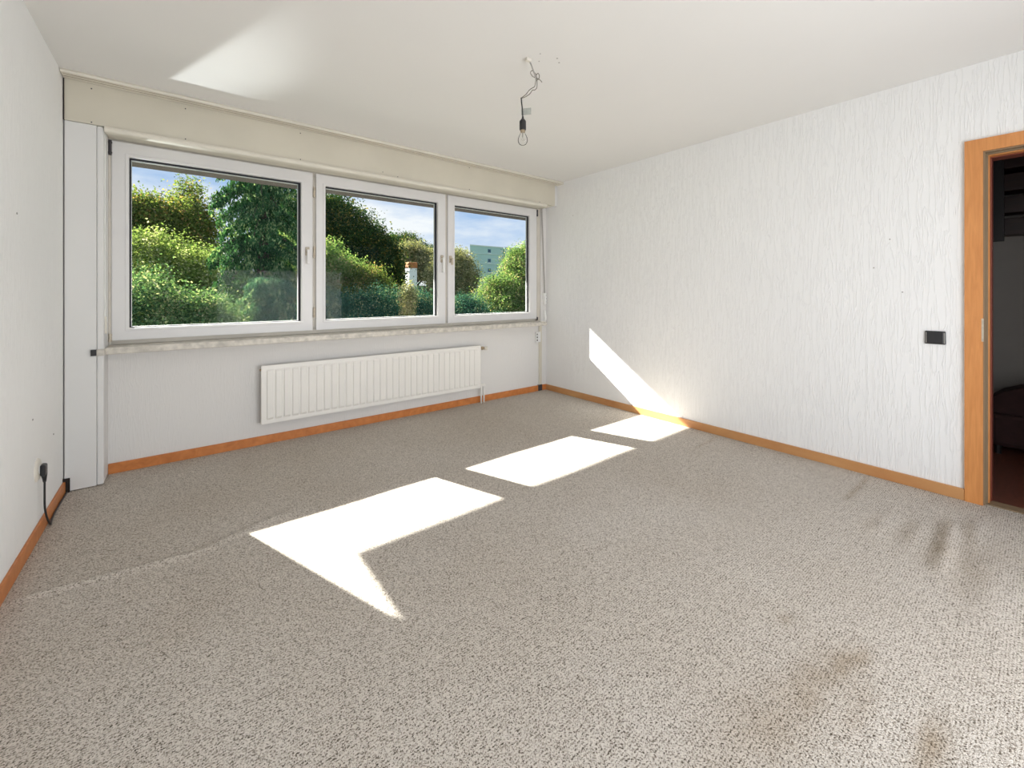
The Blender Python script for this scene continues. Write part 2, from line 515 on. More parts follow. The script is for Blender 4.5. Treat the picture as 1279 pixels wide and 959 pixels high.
b = NB(); box(b, XL - 0.3, XL, YR - 0.3, 4.05, -0.1, CEIL)
wall_left = struct('wall_left', b, M['wall'], 'white crinkle wallpaper wall at the left')
for y, z in ((3.42, .42), (3.22, .23), (3.0, .60), (2.75, 1.55)):
    b = NB(); lathe(b, [(0, 0.0025), (.0045, 0.002), (.0045, -0.002)], (XL, y, z), 'X', n=10)
    obj('wall_speck', b, M['strap'], wall_left)

# right wall with the doorway
DY0, DY1, DZ = -0.665, 0.215, 2.005
b = NB()
box(b, XR, XR + 0.16, DY1 + 0.03, 4.05, -0.1, CEIL)
box(b, XR, XR + 0.16, YR - 0.3, DY0 - 0.03, -0.1, CEIL)
box(b, XR, XR + 0.16, DY0 - 0.03, DY1 + 0.03, DZ + 0.03, CEIL)
wall_right = struct('wall_right', b, M['wall'], 'white crinkle wallpaper wall with the doorway')
for y, z in ((0.62, 1.55), (0.56, 1.21), (0.70, 1.37), (3.40, 2.10)):
    b = NB(); lathe(b, [(0, -0.0025), (.004, -0.002), (.004, 0.002)], (XR, y, z), 'X', n=10)
    obj('wall_speck', b, M['strap'], wall_right)

# window wall
WX0, WX1, WZ0, WZ1 = -0.375, 3.50, 0.855, 2.245
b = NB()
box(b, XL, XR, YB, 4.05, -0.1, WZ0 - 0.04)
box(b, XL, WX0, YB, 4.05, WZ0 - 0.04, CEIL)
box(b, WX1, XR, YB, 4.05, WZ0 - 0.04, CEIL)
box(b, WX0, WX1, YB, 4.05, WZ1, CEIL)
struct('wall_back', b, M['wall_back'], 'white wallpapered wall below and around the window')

# unseen rear wall, with an unglazed opening added for the fill lamp
b = NB()
box(b, XL, 0.3, YR - 0.2, YR, -0.1, CEIL); box(b, 3.5, XR, YR - 0.2, YR, -0.1, CEIL)
box(b, 0.3, 3.5, YR - 0.2, YR, 2.2, CEIL); box(b, 0.3, 3.5, YR - 0.2, YR, -0.1, 0.1)
struct('wall_rear', b, M['wall'], 'white wall behind the camera with a wide opening added for a fill lamp')

# roller shutter box over the window, with its nosing and nail heads
b = NB(); box(b, XL + 0.005, 3.548, 3.66, YB, 2.25, CEIL - 0.012)
shutter_box = struct('trim_1', b, M['cream'], 'long cream roller shutter box above the window', bevel=0.003)
b = NB(); extrude_x(b, [(3.645, 2.222), (3.640, 2.236), (3.645, 2.249), (3.66, 2.2495), (3.70, 2.2495), (3.70, 2.216), (3.655, 2.216)], -0.372, 3.40)
obj('nosing', b, M['cream_light'], shutter_box)
b = NB(); box(b, -0.372, 3.50, 3.70, YB + 0.01, 2.236, 2.2495)
obj('soffit_board', b, M['cream'], shutter_box)
b = NB(); box(b, XL + 0.002, XL + 0.006, 3.655, 3.68, 2.25, 2.50)
obj('gap_shade_strip', b, M['hole_shade'], shutter_box)  # dark strip, the shade of the end gap put into its colour
for x, z in ((-.43, 2.262), (.03, 2.262), (.03, 2.47), (.75, 2.262), (1.42, 2.28), (1.56, 2.262), (2.33, 2.262), (2.33, 2.485), (3.3, 2.262), (-.43, 2.47), (.75, 2.47)):
    b = NB(); lathe(b, [(0, -0.002), (.004, -0.0015), (.004, 0.001)], (x, 3.66, z), 'Y', n=8)
    obj('nail', b, M['dark_metal'], shutter_box)

b = NB(); box(b, 3.552, XR, 3.667, YB, 2.252, CEIL - 0.012)
obj('end_filler', b, M['panel'], shutter_box)

# white boxed pipe column in the left corner
b = NB(); box(b, XL + 0.006, -0.408, 3.663, YB, 0.005, 2.248)
column = struct('trim_2', b, M['panel'], 'white boxed column between left wall and window', bevel=0.002)
b = NB(); box(b, -0.4075, -0.375, 3.664, YB, 0.005, 2.248)
obj('corner_strip', b, M['panel'], column, bevel=0.008, seg=3)
b = NB(); box(b, XL, XL + 0.03, 3.655, 3.664, 0.0, 0.085)
obj('notch_shade_block', b, M['hole_shade'], column)  # solid dark block, the shade inside the notch put into its colour

# baseboards
b = NB(); box(b, XL, XL + 0.012, YR, 3.655, 0, 0.068)
struct('baseboard_left', b, M['orange_wood'], 'orange wooden baseboard along the left wall', bevel=0.002)
b = NB(); box(b, -0.374, XR - 0.014, YB - 0.013, YB, 0, 0.068)
struct('baseboard_back', b, M['orange_wood'], 'reddish orange baseboard under the radiator', bevel=0.002)
b = NB(); box(b, XR - 0.014, XR, 0.292, YB, 0, 0.067)
struct('baseboard_right', b, M['tan_wood'], 'orange wooden baseboard along the right wall', bevel=0.002)

# ================================================================== WINDOW
window = thing('window_1', (1.55, 3.9, WZ0), 'wide white three-part plastic window', kind='structure')
b = NB(); ring_y(b, WX0, WX1, WZ0, WZ1, 0.05, 0.05, 0.05, 3.893, 3.965)
for x in (0.902, 2.185):
    box(b, x - 0.03, x + 0.03, 3.893, 3.965, WZ0 + 0.04, WZ1 - 0.04)
obj('window_frame', b, M['pvc_beige'], window, bevel=0.002)
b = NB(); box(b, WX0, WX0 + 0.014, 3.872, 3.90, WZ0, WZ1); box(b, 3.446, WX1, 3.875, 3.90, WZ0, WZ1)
obj('side_batten', b, M['pvc_beige'], window, bevel=0.002)
SZ0, SZ1 = 0.884, 2.226
def sash(x0, x1, gx0, gx1, handle_x, lever, drop):
    bx0, bx1 = gx0 - x0, x1 - gx1
    gz0, gz1 = 0.966, 2.131
    b = NB()
    ring_pts(b, (x0, x1, SZ0, SZ1), (gx0, gx1, gz0, gz1), 3.868, 3.93)
    s = obj('sash', b, M['pvc'], window, bevel=0.004)
    b = NB(); ring_pts(b, (gx0 - .02, gx1 + .02, gz0 - .02, gz1 + .02), (gx0 - .0005, gx1 + .0005, gz0 - .0005, gz1 + .0005), 3.864, 3.878)
    obj('glazing_bead', b, M['pvc'], s, bevel=0.003)
    b = NB(); ring_pts(b, (gx0 - .002, gx1 + .002, gz0 - .002, gz1 + .002), (gx0 + .009, gx1 - .016, gz0 + .005, gz1 - .012), 3.895, 3.903)
    obj('gasket', b, M['gasket'], s)
    b = NB(); ring_pts(b, (gx0 - .002, gx1 + .002, gz0 - .002, gz1 + .002), (gx0 + .011, gx1 - .020, gz0 + .008, gz1 - .0165), 3.915, 3.922)
    obj('spacer', b, M['pvc'], s)
    b = NB(); box(b, gx0 - .01, gx1 + .01, 3.9045, 3.9095, gz0 - .01, gz1 + .01)
    obj('pane', b, M['glass'], s)
    hz = 1.555
    h = NB(); box(h, handle_x - .015, handle_x + .015, 3.855, 3.869, hz - .036, hz + .036)
    obj('handle_plate', h, M['beige_metal'], s, bevel=0.003)
    h = NB()
    tube(h, [(handle_x, 3.86, hz), (handle_x, 3.83, hz)], .0085, 10)
    box(h, handle_x - .0105, handle_x + .0105, 3.817, 3.832, hz - drop, hz + .012)
    obj('handle', h, lever, s, bevel=0.003)
def ring_pts(bm, o, i, y0, y1):
    x0, x1, z0, z1 = o; a0, a1, c0, c1 = i
    O = [(x0, z0), (x1, z0), (x1, z1), (x0, z1)]; I = [(a0, c0), (a1, c0), (a1, c1), (a0, c1)]
    V = [[bm.verts.new((x, y, z)) for x, z in L] for L in (O, I) for y in (y0, y1)]
    o0, o1, i0, i1 = V
    for k in range(4):
        j = (k + 1) % 4
        bm.faces.new((o0[k], o0[j], i0[j], i0[k])); bm.faces.new((o1[j], o1[k], i1[k], i1[j]))
        bm.faces.new((o0[j], o0[k], o1[k], o1[j])); bm.faces.new((i0[k], i0[j], i1[j], i1[k]))
sash(-0.360, 0.889, -0.272, 0.799, 0.846, M['pvc'], 0.11)
sash(0.915, 2.171, 0.992, 2.080, 2.126, M['white_plastic'], 0.145)
sash(2.199, 3.439, 2.280, 3.325, 2.226, M['beige_metal'], 0.06)
for x, z, h, mt in ((.900, 2.062, .045, 'beige_metal'), (.900, 1.55, .05, 'beige_metal'), (.900, 1.038, .045, 'beige_metal'),
                    (-.366, 2.175, .05, 'dark_metal'), (-.366, .905, .028, 'beige_metal'), (3.447, 2.18, .04, 'dark_metal'), (3.447, .885, .02, 'dark_metal')):
    b = NB(); tube(b, [(x, 3.864, z - h), (x, 3.864, z + h)], .0085, 10)
    box(b, x - .0105, x + .0105, 3.862, 3.895, z - h * .8, z - h * .55); box(b, x - .0105, x + .0105, 3.862, 3.895, z + h * .55, z + h * .8)
    obj('hinge', b, M[mt], window)
# stone sill with a black end cap, metal sill outside
b = NB(); box(b, -0.373, 3.455, 3.703, 3.895, 0.811, 0.854)
sl = obj('window_sill', b, M['sill'], window, bevel=0.004)
b = NB(); box(b, -0.408, -0.372, 3.652, 3.71, 0.812, 0.8535)
obj('sill_return', b, M['sill'], sl, bevel=0.003)
b = NB(); box(b, -0.432, -0.408, 3.645, 3.6625, 0.815, 0.853)
obj('end_cap', b, M['black_plastic'], sl)
b = NB(); box(b, WX0, WX1, 3.93, 4.10, 0.845, 0.875)
obj('outer_sill', b, M['pvc'], window)

# balcony slab of the floor above, whose underside shows at the top of the panes
b = NB(); box(b, -0.663, 8.0, 4.05, 5.515, 2.434, 2.60)
struct('trim_3', b, M['slab'], 'brown underside of the balcony above the window')

# ================================================================== RADIATOR
def make_radiator():
    x0, x1, z0, z1, yf = 0.499, 2.551, 0.178, 0.632, 3.772
    t = thing('radiator', (1.525, 3.80, z0), 'long white ribbed panel radiator under the window', 'radiator')
    # pressed front sheet: 33 flutes
    b = NB()
    n = 33; m = 0.030; pitch = (x1 - x0 - 2 * m) / n
    cols = [(x0, 0), (x0 + m * .6, 0)]
    for k in range(n):
        a = x0 + m + k * pitch
        cols += [(a + .004, 0.0), (a + .0105, 1.0), (a + pitch - .0105, 1.0), (a + pitch - .004, 0.0)]
    cols += [(x1 - m * .6, 0), (x1, 0)]
    rows = [(z0, 0), (z0 + .030, 0), (z0 + .046, 1), (z1 - .046, 1), (z1 - .030, 0), (z1, 0)]
    g = [[b.verts.new((x, yf + .0075 - .0085 * d * e, z)) for x, d in cols] for z, e in rows]
    for r0, r1 in zip(g, g[1:]):
        for i in range(len(cols) - 1):
            b.faces.new((r0[i], r0[i + 1], r1[i + 1], r1[i]))
    # folded edges
    bk = [[b.verts.new((x, yf + .030, z)) for x, d in cols] for z in (z0, z1)]
    for i in range(len(cols) - 1):
        b.faces.new((g[0][i + 1], g[0][i], bk[0][i], bk[0][i + 1])); b.faces.new((g[-1][i], g[-1][i + 1], bk[1][i + 1], bk[1][i]))
    o = obj('front_panel', b, M['radiator'], t)
    b = NB(); box(b, x0 + .004, x1 - .004, yf + .028, yf + .036, z0 + .004, z1 - .004)
    obj('back_panel', b, M['radiator'], t)
    for xa in (x0 - .002, x1 - .001):
        b = NB(); box(b, xa, xa + .003, yf + .004, yf + .034, z0, z1 + .002)
        obj('side_cover', b, M['radiator'], t)
    b = NB(); box(b, x0, x1, yf + .004, yf + .010, z1 - .002, z1 + .003)
    obj('top_edge', b, M['radiator'], t)
    for x in (0.85, 2.2):
        for za, zb in ((z1 - .14, z1 - .02), (z0 + .03, z0 + .10)):
            b = NB(); box(b, x - .02, x + .02, yf + .03, YB - .001, za, zb)
            obj('bracket', b, M['radiator'], t)
    b = NB(); tube(b, [(x0 + .01, yf + .02, z1 - .03), (x0 - .012, yf + .02, z1 - .03)], .008, 10)
    obj('bleed_screw', b, M['brass'], t)
    # thermostat valve
    v = NB(); tube(v, [(x1, 3.795, .60), (x1 + .040, 3.795, .60)], .012, 12)
    lathe(v, [(0, 0), (.017, 0), (.019, .012), (.017, .026), (.012, .03)], (x1 + .022, 3.795, .60), 'X', 14)
    vo = obj('valve', v, M['brass'], t)
    v = NB(); lathe(v, [(.011, -.018), (.017, -.014), (.020, .0), (.020, .014), (.013, .022), (0, .022)], (x1 + .075, 3.795, .595), 'X', 16)
    obj('valve_dial', v, M['old_plastic'], vo)
    for x in (x1 + .020, x1 + .056):
        b = NB(); tube(b, [(x, 3.80, .0), (x, 3.80, .19 if x > x1 + .03 else .19)], .009, 10)
        obj('pipe', b, M['radiator'], t, smooth=True)
    b = NB(); box(b, x1 - .02, x1 + .07, 3.79, 3.812, .185, .21)
    obj('pipe_union', b, M['radiator'], t, bevel=.003)
make_radiator()

# ================================================================== CURTAIN RAIL
t = thing('curtain_rail', (1.5, 3.6, CEIL), 'cream double-track curtain rail under the ceiling edge', 'curtain rail')
zc = CEIL
prof = [(3.556, zc), (3.550, zc - .012), (3.556, zc - .022), (3.575, zc - .022), (3.575, zc - .010), (3.583, zc - .010), (3.583, zc - .022),
        (3.612, zc - .022), (3.612, zc - .010), (3.620, zc - .010), (3.620, zc - .022), (3.652, zc - .022), (3.658, zc - .012), (3.658, zc)]
b = NB(); extrude_x(b, prof, XL + .004, XR - .004)
obj('rail', b, M['cream_light'], t)
b = NB(); box(b, XL + .01, XR - .01, 3.5755, 3.5825, zc - .0215, zc - .0095); box(b, XL + .01, XR - .01, 3.6125, 3.6195, zc - .0215, zc - .0095)
obj('slot_shade_strip', b, M['seal_and_shade'], t)  # solid strips, the dark of the open slots put into their colour
b = NB(); box(b, XR - .05, XR - .003, 3.548, 3.66, zc - .030, zc - .020)
obj('end_stop', b, M['cream_light'], t, bevel=.003)

# ================================================================== SHUTTER STRAP AND BOXES BY THE WINDOW
t = thing('shutter_strap', (3.53, 3.85, 1.06), 'grey roller shutter strap with white winder box right of the window', 'shutter strap')
b = NB()
for (p, q) in (((3.503, 3.845, 2.25), (3.530, 3.850, 1.75)), ((3.530, 3.850, 1.75), (3.553, 3.846, 1.19))):
    vs = []
    for (x, y, z) in (p, q):
        for dx, dy in ((-.008, 0), (.008, 0), (.008, .003), (-.008, .003)):
            vs.append(b.verts.new((x + dx, y + dy, z)))
    for k in range(4):
        j = (k + 1) % 4
        b.faces.new((vs[k], vs[j], vs[4 + j], vs[4 + k]))
    b.faces.new(vs[0:4]); b.faces.new(vs[4:8])
obj('strap', b, M['strap'], t)
b = NB(); box(b, 3.536, 3.572, 3.828, YB, 1.06, 1.20)
w = obj('winder_box', b, M['white_plastic'], t, bevel=.006)
for z in (1.09, 1.13, 1.17):
    b = NB(); lathe(b, [(0, -.0015), (.004, -.001), (.004, .002)], (3.560, 3.828, z), 'Y', 10)
    obj('screw', b, M['dark_metal'], w)
b = NB(); extrude_x(b, [(3.835, .86), (3.83, .90), (3.845, .985), (YB, .985), (YB, .86)], 3.545, 3.573)
obj('lower_guide', b, M['white_plastic'], t, bevel=.004)

t = thing('shutter_strap', (-0.37, 3.72, 1.0), 'thin white strap guide on the column side left of the window', 'shutter strap')
b = NB(); box(b, -.3755, -.3715, 3.705, 3.719, .97, 2.21)
obj('strap', b, M['white_plastic'], t)
b = NB(); box(b, -.3755, -.366, 3.695, 3.73, .945, 1.055)
obj('winder_box', b, M['old_plastic'], t, bevel=.003)

t = thing('cable_channel', (3.48, YB, 0.07), 'narrow beige cable channel below the window near the right corner', 'cable channel')
b = NB(); box(b, 3.462, 3.505, YB - .014, YB, .068, .812)
obj('channel', b, M['cream'], t, bevel=.002)
b = NB(); box(b, 3.445, 3.51, YB - .016, YB, .0, .075)
obj('foot_sleeve', b, M['dark_metal'], t, bevel=.002)

t = thing('phone_socket', (3.445, YB, .66), 'small white junction box beside the beige cable channel', 'socket')
b = NB(); box(b, 3.40, 3.475, YB - .030, YB, .60, .725)
s = obj('case', b, M['white_plastic'], t, bevel=.006)
for z in (.625, .66, .695):
    b = NB(); box(b, 3.408, 3.424, YB - .0315, YB - .028, z - .010, z + .010)
    obj('port', b, M['dark_metal'], t)

# ================================================================== LEFT SOCKET WITH PLUG AND CABLE
t = thing('wall_socket', (XL, 3.075, .335), 'round white wall socket low on the left wall', 'socket')
b = NB(); lathe(b, [(0, .010), (.040, .010), (.050, .008), (.056, .003), (.057, 0)], (XL, 3.075, .335), 'X', 32)
obj('cover_plate', b, M['old_plastic'], t, smooth=True)
b = NB(); lathe(b, [(.0, .0105), (.019, .0105), (.0205, .0125), (.022, .0105)], (XL, 3.075, .335), 'X', 24)
obj('socket_rim', b, M['white_plastic'], t)
t = thing('power_cable', (XL, 3.10, .335), 'black power plug and cable hanging from the left wall socket', 'cable')
b = NB(); box(b, XL + .011, XL + .031, 3.066, 3.112, .302, .356)
bmesh.ops.translate(b, verts=[v for v in b.verts if v.co.x > XL + .03], vec=(0, 0, -.004))
obj('plug', b, M['black_plastic'], t, bevel=.006)
b = NB(); tube(b, [(XL + .021, 3.093, .305), (XL + .022, 3.096, .285), (XL + .022, 3.10, .262)], [.012, .009, .006], 10)
obj('strain_relief', b, M['black_plastic'], t, smooth=True)
pts = [(XL + .022, 3.10, .262), (XL + .021, 3.105, .20), (XL + .021, 3.11, .13), (XL + .026, 3.125, .07), (XL + .031, 3.15, .030), (XL + .030, 3.18, .012),
       (XL + .024, 3.22, .009), (XL + .020, 3.27, .008), (XL + .018, 3.34, .009), (XL + .017, 3.42, .007), (XL + .017, 3.5, .008), (XL + .018, 3.58, .007), (XL + .018, 3.65, .007)]
def smooth_path(P, n=6):
    P = [Vector(p) for p in P]; out = []
    for i in range(len(P) - 1):
        p0, p1, p2, p3 = P[max(i - 1, 0)], P[i], P[i + 1], P[min(i + 2, len(P) - 1)]
        for k in range(n):
            s = k / n
            out.append(0.5 * ((2 * p1) + (p2 - p0) * s + (2 * p0 - 5 * p1 + 4 * p2 - p3) * s * s + (3 * p1 - p0 - 3 * p2 + p3) * s ** 3))
    out.append(P[-1])
    return out
b = NB(); tube(b, smooth_path(pts), .0042, 8)
obj('cord', b, M['black_plastic'], t, smooth=True)

# ================================================================== RIGHT WALL SWITCH
t = thing('light_switch', (XR, .412, .935), 'black double light switch on the right wall beside the door frame', 'switch')
b = NB(); box(b, XR - .010, XR, .367, .457, .896, .975)
obj('back_plate', b, M['black_plastic'], t, bevel=.004)
b = NB(); box(b, XR - .017, XR - .009, .376, .448, .903, .968)
obj('rocker', b, M['black_plastic'], t, bevel=.003)
for y in (.3735, .4505):
    b = NB(); box(b, XR - .013, XR - .0095, y - .0016, y + .0016, .903, .967)
    obj('edge_bar', b, M['strap'], t)

# ================================================================== CEILING LAMP HOLDER
t = thing('bare_bulb', (1.54, 1.80, CEIL), 'bare clear light bulb in a black holder hanging from loose wires', 'lamp')
b = NB(); box(b, 1.515, 1.55, 1.785, 1.805, CEIL - .018, CEIL)
obj('terminal_block', b, M['old_plastic'], t, bevel=.003)
b = NB(); tube(b, smooth_path([(1.545, 1.797, 2.508), (1.551, 1.792, 2.49), (1.556, 1.787, 2.47), (1.564, 1.780, 2.44), (1.570, 1.776, 2.415), (1.573, 1.774, 2.40)]), .0042, 8)
obj('conduit', b, M['strap'], t, smooth=True)
wires = [
    [(1.570, 1.776, 2.415), (1.556, 1.788, 2.425), (1.548, 1.794, 2.445), (1.556, 1.787, 2.455), (1.570, 1.776, 2.437), (1.574, 1.773, 2.42), (1.577, 1.77, 2.40)],
    [(1.568, 1.778, 2.42), (1.580, 1.768, 2.440), (1.587, 1.763, 2.425), (1.582, 1.767, 2.405), (1.573, 1.774, 2.412)],
    [(1.573, 1.774, 2.415), (1.588, 1.762, 2.405), (1.599, 1.754, 2.390)],
    [(1.573, 1.774, 2.41), (1.570, 1.777, 2.39), (1.566, 1.780, 2.366), (1.552, 1.791, 2.355), (1.541, 1.800, 2.343), (1.530, 1.808, 2.325), (1.518, 1.818, 2.312), (1.507, 1.826, 2.302)],
    [(1.575, 1.772, 2.41), (1.577, 1.771, 2.385), (1.576, 1.772, 2.36), (1.567, 1.779, 2.347), (1.556, 1.787, 2.345), (1.545, 1.797, 2.325), (1.525, 1.812, 2.308), (1.507, 1.826, 2.300)],
]
for P in wires:
    b = NB(); tube(b, smooth_path(P), .0021, 6)
    obj('wire', b, M['wire'], t, smooth=True)
b = NB(); tube(b, smooth_path([(1.507, 1.826, 2.303), (1.508, 1.825, 2.28), (1.511, 1.823, 2.25), (1.513, 1.822, 2.22), (1.514, 1.821, 2.195)]), .0038, 8)
obj('cord', b, M['black_plastic'], t, smooth=True)
b = NB()   # folded tape flag, facing across the room
dirv = Vector((.785, -.619, 0)); nrm = Vector((.619, .785, 0))
p0 = Vector((1.511, 1.823, 2.205)); vs = []
for dn in (-.001, .001):
    for a, z in ((-.004, 0.0), (.050, .004), (.050, .042), (-.004, .036)):
        vs.append(b.verts.new(p0 + dirv * a + nrm * dn + Vector((0, 0, z))))
b.faces.new(vs[0:4]); b.faces.new(vs[4:8])
for k in range(4):
    j = (k + 1) % 4; b.faces.new((vs[k], vs[j], vs[4 + j], vs[4 + k]))
obj('tape_flag', b, M['grey_tape'], t)
BX, BY = 1.514, 1.821
b = NB(); lathe(b, [(0, 2.198), (.005, 2.198), (.006, 2.187), (.010, 2.182), (.0175, 2.172), (.0185, 2.165), (.0185, 2.124), (.017, 2.121), (0, 2.121)], (BX, BY, 0), 'Z', 24)
obj('lamp_holder', b, M['black_plastic'], t, smooth=False)
b = NB(); lathe(b, [(.013, 2.1215), (.0135, 2.112), (.012, 2.108), (0, 2.108)], (BX, BY, 0), 'Z', 18)
obj('bulb_cap', b, M['brass'], t)
b = NB(); lathe(b, [(.0125, 2.112), (.014, 2.102), (.021, 2.088), (.0262, 2.075), (.0275, 2.064), (.0255, 2.052), (.018, 2.041), (.008, 2.0365), (0, 2.036)], (BX, BY, 0), 'Z', 28)
bu = obj('bulb', b, M['bulb_glass'], t, smooth=True)
b = NB(); tube(b, [(BX, BY, 2.108), (BX, BY, 2.082)], .0035, 8)
tube(b, [(BX, BY, 2.084), (BX - .010, BY, 2.066), (BX - .004, BY + .004, 2.064), (BX + .004, BY - .004, 2.064), (BX + .010, BY, 2.066), (BX, BY, 2.084)], .0008, 5)
obj('filament', b, M['strap'], bu)

# ================================================================== DOORWAY
door = thing('door_1', (XR, (DY0 + DY1) / 2, 0), 'doorway with varnished orange wood casing', kind='structure')
def portal(bm, w0, w1, x0, x1):
    """U-shaped surround: w0 outer offset and w1 inner offset from the clear opening"""
    box(bm, x0, x1, DY1 + w1, DY1 + w0, 0, DZ + w0); box(bm, x0, x1, DY0 - w0, DY0 - w1, 0, DZ + w0)
    box(bm, x0, x1, DY0 - w1, DY1 + w1, DZ + w1, DZ + w0)
b = NB(); portal(b, .076, .004, XR - .016, XR); obj('casing', b, M['door_wood'], door)
b = NB(); portal(b, .03, -.004, XR - .004, XR + .030); obj('rebate', b, M['seal_and_shade'], door)  # shaded side of the jamb put into this browner colour
b = NB(); portal(b, .03, -.012, XR + .030, XR + .042); obj('door_seal', b, M['seal_and_shade'], door)
b = NB(); portal(b, .03, -.018, XR + .042, XR + .085); obj('jamb_edge', b, M['door_wood'], door)
b = NB(); portal(b, .03, -.024, XR + .085, XR + .175); obj('jamb', b, M['door_wood_dark'], door)
b = NB(); box(b, XR + .02, XR + .10, DY0, DY1, -.01, .006); obj('threshold', b, M['seal_and_shade'], door)
b = NB(); box(b, XR - .0165, XR - .010, DY1 + .0015, DY1 + .010, .93, 1.06); obj('strike_plate', b, M['beige_metal'], door)

# dim hall beyond the doorway
b = NB(); box(b, XR + .10, 5.6, -1.6, 1.2, -.03, .0); struct('floor_hall', b, M['hall_floor'], 'red brown floor of the dark hall')
b = NB(); box(b, 5.3, 5.5, -1.6, 1.2, 0, CEIL); struct('wall_hall_far', b, M['hall_grey'], 'grey wall at the far side of the hall')
b = NB(); box(b, XR + .16, 5.3, 1.0, 1.2, 0, CEIL); struct('wall_hall_left', b, M['hall_grey'], 'grey wall at the left of the hall')
b = NB(); box(b, XR + .16, 5.3, -1.6, -1.4, 0, CEIL); struct('wall_hall_right', b, M['hall_grey'], 'grey wall at the right of the hall')
b = NB(); box(b, XR + .16, 5.5, -1.6, 1.2, CEIL, CEIL + .2); struct('ceiling_hall', b, M['hall_wood'], 'dark wooden ceiling of the hall')
t = thing('wall_rack', (5.2, 0, 1.62), 'dark brown slatted wooden rack high on the hall wall', 'rack')
for k in range(5):
    b = NB(); box(b, 5.12 - .03 * k, 5.30, -1.3, .95, 1.66 + .17 * k, 1.79 + .17 * k)
    obj('slat', b, M['hall_wood'], t, bevel=.004)
b = NB(); box(b, 4.9, 4.96, .195, .255, 1.60, CEIL); obj('post', b, M['black_wood'], t)
t = thing('sofa', (5.0, -.2, 0), 'dark red sofa with rounded back in the hall', 'sofa')
b = NB()
prof = [(-.95, .05), (-.95, .35)] + [(-.33 + .60 * math.cos(a) * -1, .36 + .21 * math.sin(a)) for a in np.linspace(0, math.pi, 14)] + [(.27, .05)]
f0 = [b.verts.new((4.86, y, z)) for y, z in prof]; f1 = [b.verts.new((5.10, y, z)) for y, z in prof]
for k in range(len(prof)):
    j = (k + 1) % len(prof); b.faces.new((f0[k], f0[j], f1[j], f1[k]))
b.faces.new(f0[::-1]); b.faces.new(f1)
obj('backrest', b, M['upholstery'], t, bevel=.02)
b = NB(); box(b, 4.80, 5.10, -.9, .26, .06, .30); obj('base', b, M['upholstery'], t, bevel=.03)
for x, y in ((4.84, -.85), (4.84, .22), (5.06, -.85), (5.06, .22)):
    b = NB(); tube(b, [(x, y, 0), (x, y, .07)], .018, 8); obj('leg', b, M['black_wood'], t)

# ================================================================== OUTSIDE
def ground_z(y):
    return float(np.interp(y, [4.05, 6, 14, 30, 60, 220], [-3.0, -3.0, -1.6, -0.6, 0, 0]))
b = NB()
rows = []
for y in (4.05, 6, 8, 11, 14, 20, 30, 45, 60, 220):
    rows.append([b.verts.new((x, y, ground_z(y))) for x in (-120, -30, 0, 30, 80, 220)])
for r0, r1 in zip(rows, rows[1:]):
    for i in range(5): b.faces.new((r0[i], r0[i + 1], r1[i + 1], r1[i]))
struct('ground', b, M['ground'], 'grassy slope outside below the window')

rng = np.random.default_rng(7)
def leaf_mesh(name, P, N, size, aspect, mat, parent, down=None):
    """one folded diamond leaf per point; P centres, N normals"""
    n = len(P)
    rnd = rng.normal(size=(n, 3))
    A = rnd if down is None else rnd * down[1] + np.array(down[0])
    A = A - (A * N).sum(1, keepdims=True) * N
    A /= np.linalg.norm(A, axis=1, keepdims=True) + 1e-9
    B = np.cross(N, A)
    s = size * rng.uniform(.6, 1.35, (n, 1))
    v = np.stack([P - A * s * aspect, P + B * s * .5 - N * s * .12, P + A * s * aspect, P - B * s * .5 - N * s * .12], 1).reshape(-1, 3)
    me = bpy.data.meshes.new(name)
    me.vertices.add(4 * n); me.vertices.foreach_set('co', v.astype(np.float32).reshape(-1))
    me.loops.add(4 * n); me.loops.foreach_set('vertex_index', np.arange(4 * n, dtype=np.int32))
    me.polygons.add(n)
    me.polygons.foreach_set('loop_start', np.arange(0, 4 * n, 4, dtype=np.int32))
    me.polygons.foreach_set('loop_total', np.full(n, 4, np.int32))
    me.update(calc_edges=True)
    me.materials.append(mat)
    o = bpy.data.objects.new(name, me); COL.objects.link(o)
    if parent:
        o.parent = parent; o.matrix_parent_inverse = Matrix.Translation(-origin_of(parent))
    o['kind'] = 'stuff'
    return o

def crown(c, r, clusters, per, spread, fill=.45, low=-.8):
    """cluster centres in an ellipsoid, biased to its skin, leaves gathered round each"""
    d = rng.normal(size=(clusters * 3, 3)); d /= np.linalg.norm(d, axis=1, keepdims=True)
    d = d[d[:, 2] > low][:clusters]
    rad = rng.uniform(fill, 1.0, (len(d), 1)) ** .7
    wob = 1 + .18 * np.sin(d[:, :1] * 5 + d[:, 2:] * 7) * np.cos(d[:, 1:2] * 6)
    C = np.array(c) + d * rad * wob * np.array(r)
    k = len(C)
    P = np.repeat(C, per, 0) + rng.normal(size=(k * per, 3)) * spread * np.array([1, 1, .75])
    out = np.repeat(d, per, 0)
    N = out * .5 + np.array([0, 0, .5]) + rng.normal(size=P.shape) * .75
    N /= np.linalg.norm(N, axis=1, keepdims=True)
    return P, N, C

